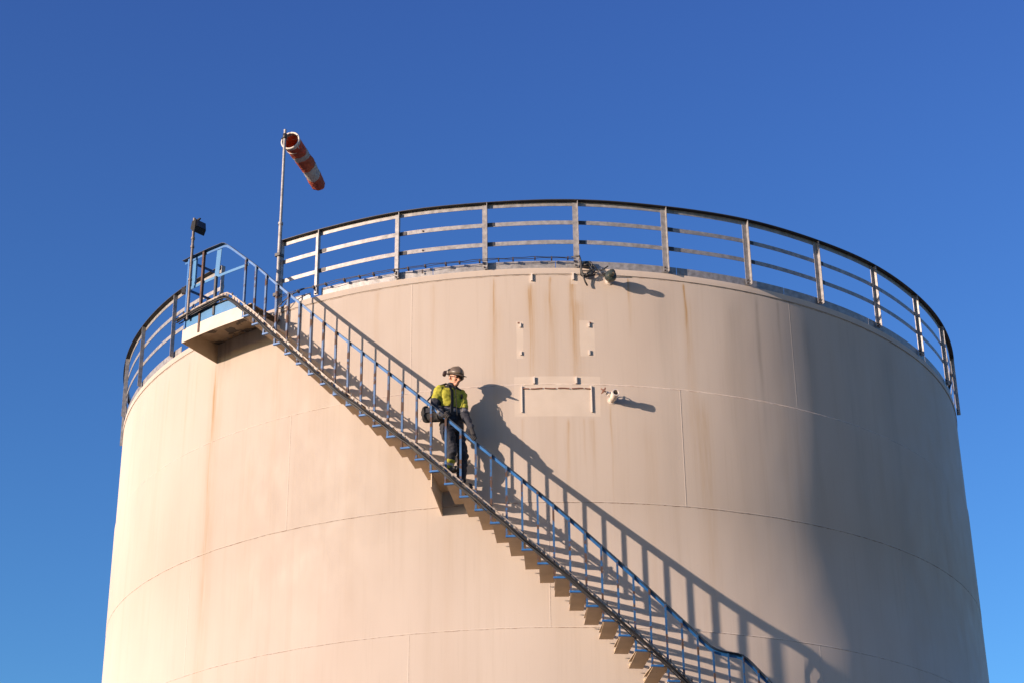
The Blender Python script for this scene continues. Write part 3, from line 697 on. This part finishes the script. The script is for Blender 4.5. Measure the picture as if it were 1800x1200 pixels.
# head: one skin with neck, jaw, nose, brow, ears
hdir = (Tn * cos(radians(46)) + On * sin(radians(46))); hd_up = Up
tl = radians(-19); HF = (hdir * cos(tl) + Up * sin(tl)).normalized(); HR = hdir.cross(Up).normalized(); HU = HR.cross(HF).normalized()
HC = pol(-8.45, 7.92, -1.895)
def H(f, r, u): return HC + (HF * f + HR * r + HU * u) * 1.10
b = MB()
b.ell(H(-.012, 0, .025), HF, HR, HU, .098, .078, .095)           # skull
b.ell(H(.025, 0, -.035), HF, HR, HU, .066, .060, .080)           # face
b.ell(H(.052, 0, -.088), HF, HR, HU, .034, .036, .026)           # chin
b.ell(H(.02, .0, -.07), HF, HR, HU, .055, .057, .040)           # jaw
b.ell(H(.080, 0, .012), HF, HR, HU, .014, .050, .012)            # brow
capsule(b, H(.086, 0, .000), H(.108, 0, -.032), .010, .015)      # nose
b.ell(H(.100, 0, -.036), HF, HR, HU, .012, .020, .010)           # nostrils
for s_ in (-1, 1):
    b.ell(H(.066, .036 * s_, -.030), HF, HR, HU, .018, .020, .016)   # cheekbone
    b.ell(H(-.012, .078 * s_, -.012), HF, HR, HU, .018, .010, .033)   # ear
b.ell(H(.083, 0, -.060), HF, HR, HU, .011, .025, .007); b.ell(H(.081, 0, -.072), HF, HR, HU, .010, .021, .007)   # lips
capsule(b, H(-.020, 0, -.05), jp['neck'] - Up * .03, .058, .064)
# the body under the clothes runs on from the neck
for a_, c_, r0, r1 in [('breast', 'pelvis', .085, .10), ('rs', 're', .042, .036), ('re', 'rw', .034, .024), ('ls', 'le', .042, .036), ('le', 'lw', .034, .024), ('rhip', 'rk', .062, .045), ('rk', 'ra', .042, .032), ('lhip', 'lk', .062, .045), ('lk', 'la', .042, .032)]:
    capsule(b, jp[a_], jp[c_], r0, r1)
capsule(b, jp['neck'] - Up * .02, jp['breast'], .06, .085); capsule(b, jp['rs'], jp['ls'], .04, .04); capsule(b, jp['rhip'], jp['lhip'], .07, .07)
body = organic(b, 'body', [SKIN], worker, .007, 3)
b = MB()
for s_ in (-1, 1): b.ell(H(.082, .030 * s_, -.002), HF, HR, HU, .008, .013, .007, 12, 8)
b.build('eyes', fabric('eye', (.02, .015, .012), .3), body, True)
b = MB(); b.ell(H(.084, 0, -.066), HF, HR, HU, .011, .020, .0025, 12, 6); b.build('mouth', fabric('lip', (.14, .045, .035), .6), body, True)
b = MB()   # short grey hair at temple and nape, under the helmet
b.ell(H(-.030, 0, .022), HF, HR, HU, .088, .0815, .075); b.build('hair', fabric('grey_hair', (.22, .17, .14)), worker, True)
# safety glasses
b = MB()
for s_ in (-1, 1): b.ell(H(.097, .031 * s_, .000), HF, HR, HU, .005, .024, .015, 16, 8)
b.build('safety_glasses', simple('glass_lens', (.05, .045, .04), .08), worker, True)
b = MB()
for s_ in (-1, 1): b.tube([H(.094, .055 * s_, .004), H(.03, .079 * s_, .004), H(-.01, .085 * s_, .006)], .003, 6)
b.tube([H(.099, -.05, .014), H(.104, 0, .014), H(.099, .05, .014)], .003, 6)
b.build('glasses_frame', BLK, worker, True)
# helmet
b = MB(); n = 32; prof_ = [(0.0, 1.0), (.25, .985), (.5, .90), (.72, .74), (.88, .52), (.97, .28), (1.0, .04)]; vs = []
for u_, k_ in prof_:
    for k in range(n):
        q = 2 * pi * k / n; f_ = cos(q); ridge = .006 * exp(-(sin(q) / .22) ** 2) * (1 if u_ > .2 else 0)
        vs.append(H(-.006 + (.128 + ridge) * k_ * f_, .100 * k_ * sin(q), .042 + (.108 + ridge) * u_))
m = len(prof_)
b.add(vs, [(i * n + k, i * n + (k + 1) % n, (i + 1) * n + (k + 1) % n, (i + 1) * n + k) for i in range(m - 1) for k in range(n)] + [tuple((m - 1) * n + k for k in range(n))])
vs = []
for lift, rad in ((0.0, 0), (-.0, 1)):   # brim
    for k in range(n):
        q = 2 * pi * k / n; f_ = cos(q); ext = .022 + .060 * max(0, f_) ** 2.2; ext *= rad
        vs.append(H(-.006 + (.128 + ext) * cos(q), (.100 + ext * .75) * sin(q), .042 - (.020 * max(0, f_) ** 2 + .004) * rad))
b.add(vs, [(k, (k + 1) % n, n + (k + 1) % n, n + k) for k in range(n)])
hm = b.build('helmet', HEL, worker, smooth=40); sm = hm.modifiers.new('t', 'SOLIDIFY'); sm.thickness = .004
b = MB()
for s_ in (-1, 1): b.ell(H(-.03, .094 * s_, .085), HF, HR, HU, .030, .012, .020, 14, 8)
b.build('helmet_vent', BLK, hm, True)
# earmuffs swung up behind the helmet rim
b = MB()
for s_ in (-1, 1):
    c_ = H(-.075, .125 * s_, .030); ax_ = (HR * s_ * 1.0 - HF * .35 + HU * .1).normalized()
    b.lathe(c_ - ax_ * .022, ax_, [(0, .030), (.004, .042), (.030, .044), (.044, .036), (.050, .018)], 18)
em = b.build('earmuffs', EARM, worker, smooth=40)
b = MB()
for s_ in (-1, 1): b.tube([H(-.075, .14 * s_, .03), H(-.055, .128 * s_, .065), H(-.03, .103 * s_, .075)], .005, 6)
b.build('earmuff_arm', BLK, em, True)

# jacket
b = MB(); w_ = jp['waist']; lean = F * .02
loft(b, [(jp['pelvis'] - Up * .005, .180, .125), (jp['pelvis'] + Up * .07, .172, .122), (jp['waist'] + Up * .04, .172, .122), (jp['chest'], .186, .130), (jp['breast'] - Up * .04 + F * .005, .194, .128), (jp['breast'] + Up * .03, .178, .108), (jp['neck'] - Up * .045, .115, .085), (jp['neck'] - Up * .005, .074, .072), (jp['neck'] + Up * .028, .070, .070)])
for A_, B_, C_ in (('rs', 're', 'rw'), ('ls', 'le', 'lw')):
    capsule(b, jp[A_], jp[B_], .074, .060); capsule(b, jp[B_], jp[C_], .060, .043)
capsule(b, jp['rs'] + Up * .01, jp['neck'] - Up * .05, .062, .060); capsule(b, jp['ls'] + Up * .005, jp['neck'] - Up * .05, .062, .060)
def sleeve_t(c, A_, B_):
    d = jp[B_] - jp[A_]; t = (c - jp[A_]).dot(d) / d.length_squared; q = jp[A_] + d * max(0, min(1, t)); return t, (c - q).length
def jm(c):
    for A_, B_, C_ in (('rs', 're', 'rw'), ('ls', 'le', 'lw')):
        t, d = sleeve_t(c, B_, C_)
        if d < .085 and t > -.05 and (c - jp['chest']).dot(R_) * (1 if A_ == 'rs' else -1) > .02:
            t1, d1 = sleeve_t(c, A_, B_)
            if t > .05 or t1 > .80: return 2 if .52 < t < .74 and A_ == 'rs' else 1
    zz_ = c.z - ZR
    out = (c - jp['chest']).dot(R_)
    if zz_ > -2.075 and abs(out) < .13: return 1          # collar
    if zz_ > -2.365:
        t1, d1 = sleeve_t(c, 'rs', 're')
        if d1 < .085 and t1 > .62 : return 1
        fwd = (c - jp['chest']).dot(F)
        return 0
    if -2.445 < zz_ < -2.385: return 2
    return 1
jk = organic(b, 'jacket', [YEL, NAVY, fabric('grey_band', (.10, .10, .11), .5)], worker, .008, 5, jm, folds(9, .017))
b = MB(); b.tube([jp['neck'] + F * .075 + Up * .0, jp['breast'] + F * .132, jp['chest'] + F * .142, jp['waist'] + F * .135, jp['pelvis'] + F * .135], .006, 6); b.build('zip', BLK, jk, True)
b = MB(); c_ = jp['breast'] + F * .128 - R_ * .105 - Up * .06; b.box(c_, R_, F, Up, .012, .012, .04); b.build('radio', BLK, jk)
# trousers
b = MB()
loft(b, [(jp['pelvis'] + Up * .06, .160, .112), (jp['pelvis'], .170, .120), (jp['pelvis'] - Up * .07, .160, .118)])
for A_, B_, C_, e in (('rhip', 'rk', 'ra', .0), ('lhip', 'lk', 'la', .0)):
    capsule(b, jp[A_], jp[B_], .100, .076); capsule(b, jp[B_], jp[C_] + Up * .03, .076, .066); 
def tm(c):
    for B_, C_ in (('rk', 'ra'),):
        t, d = sleeve_t(c, B_, C_)
        if d < .10 and t > .50: 
            if (c - jp['pelvis']).dot(On) * (1 if B_ == 'rk' else -1) > -.06 : return 1 if t < .95 and not (.66 < t < .78) else (2 if t < .95 else 0)
    return 0
organic(b, 'trousers', [NAVY, YEL, REF], worker, .009, 5, tm, folds(8, .022))
# boots
for nm, T_ in (('ra', -3.385), ('la', -3.585)):
    b = MB(); a0 = jp[nm]; zf = ZR + T_ + .021; d_ = (Tn * .86 + On * .5).normalized(); sidev = d_.cross(Up)
    base = Vector((a0.x, a0.y, zf))
    capsule(b, base + Up * .17, base + Up * .06, .056, .050); capsule(b, base - d_ * .03 + Up * .045, base + d_ * .10 + Up * .045, .046, .042)
    capsule(b, base + d_ * .10 + Up * .042, base + d_ * .165 + Up * .038, .044, .036)
    b.box(base + d_ * .055 + Up * .012, d_, sidev, Up, .135, .042, .012)
    organic(b, 'boot', [BOOT], worker, .008, 3)
# gloved hands, fingers closed over the handrail
def hand(wr, pos, name):
    ang = (pos[0]); Rr = RO; zr = hrail(ang) + .012
    al = radial(ang + 90); dzr = (hrail(ang + .5) - hrail(ang - .5)) / (radians(1.0) * RO); al = (al + Up * dzr).normalized(); o = radial(ang); nrm = o.cross(al).normalized()
    if nrm.z < 0: nrm = -nrm
    P0_ = pol(ang, RO, zr)
    def hp(x, y, z): return P0_ + al * x + o * y + nrm * z
    b = MB()
    capsule(b, wr, hp(-.035, -.025, .048), .034, .032, 12)
    for k in range(4): capsule(b, hp(-.045 + k * .020, -.030, .036), hp(-.030 + k * .021, .018, .034), .017, .013, 10)
    for k, (ln, r_) in enumerate(((.8, .0095), (.95, .0105), (1.0, .0105), (.92, .010))):
        x = -.030 + k * .0235
        capsule(b, hp(x, .010, .034), hp(x + .004, .010 + .036 * ln, .022), r_ + .001, r_, 10)
        capsule(b, hp(x + .004, .010 + .036 * ln, .022), hp(x + .006, .012 + .034 * ln, -.008 * ln), r_, r_ - .001, 10)
        capsule(b, hp(x + .006, .012 + .034 * ln, -.008 * ln), hp(x + .006, .020, -.026 * ln), r_ - .001, r_ - .002, 10)
    capsule(b, hp(-.02, -.038, .034), hp(.018, -.052, .014), .013, .011, 10); capsule(b, hp(.018, -.052, .014), hp(.035, -.048, -.010), .011, .009, 10)
    return organic(b, name, [GLOVE], worker, .0045, 2)
hand(jp['rw'], (-8.95,), 'gloved_hand'); hand(jp['lw'], (-6.35,), 'gloved_hand')
# shoulder bag
bc = pol(-10.50, 8.04, -2.475)
bag = thing('shoulder_bag', 'black soft tool bag slung from the shoulder and hanging behind the right hip', 'bag', bc)
b = MB(); bd = (Tn * .95 + On * .15).normalized(); bs = bd.cross(Up)
for x in (-.11, 0, .11):
    for z_ in (-.06, .06): capsule(b, bc + bd * x - bs * .03 + Up * (z_ + x * -.12), bc + bd * x + bs * .03 + Up * (z_ + x * -.12), .052, .052)
capsule(b, bc - bd * .12 + Up * .03, bc + bd * .12 - Up * .03, .07, .07); capsule(b, bc - bd * .1 - Up * .05, bc + bd * .13 - Up * .08, .07, .06)
pk = organic(b, 'bag_body', [BLK], bag, .009, 4, None, folds(10, .010))
b = MB(); b.box(bc + On * .075 + Up * .03, bd, On, Up, .10, .010, .035); b.build('pocket_flap', NAVY, pk)
b = MB(); b.lathe(bc - bd * .165 + Up * .085, On, [(0, .010), (.02, .010)], 8); b.tube([bc - bd * .15 + Up * .0, bc - bd * .20 - Up * .075, bc - bd * .19 - Up * .085], .006, 6); b.build('buckle', M_['galv'], pk)
def strap(b, pts, wid, th_, wv):
    for p0, p1 in zip(pts, pts[1:]):
        d = (Vector(p1) - Vector(p0)); L_ = d.length; d.normalize(); wvv = (wv - d * wv.dot(d)).normalized(); nn = d.cross(wvv)
        b.box((Vector(p0) + Vector(p1)) / 2, d, wvv, nn, L_ / 2 + .004, wid / 2, th_ / 2)
b = MB(); ns = jp['neck'] + R_ * .115 - Up * .012
strap(b, [bc - bd * .10 + Up * .10, pol(-11.15, 8.02, -2.25), jp['rs'] - F * .10 + Up * .01 + R_ * .0, jp['rs'] - F * .04 - R_ * .02 + Up * .085], .040, .006, On)
strap(b, [jp['rs'] - F * .04 - R_ * .02 + Up * .085, ns + F * .03 + Up * .012, ns + F * .10 - Up * .05, jp['breast'] + F * .148 + R_ * .075 - Up * .02, jp['chest'] + F * .152 + R_ * .075, jp['waist'] + F * .14 + R_ * .10, bc + bd * .13 + On * .05 + Up * .05], .046, .007, R_)
b.build('strap', BLK, bag)
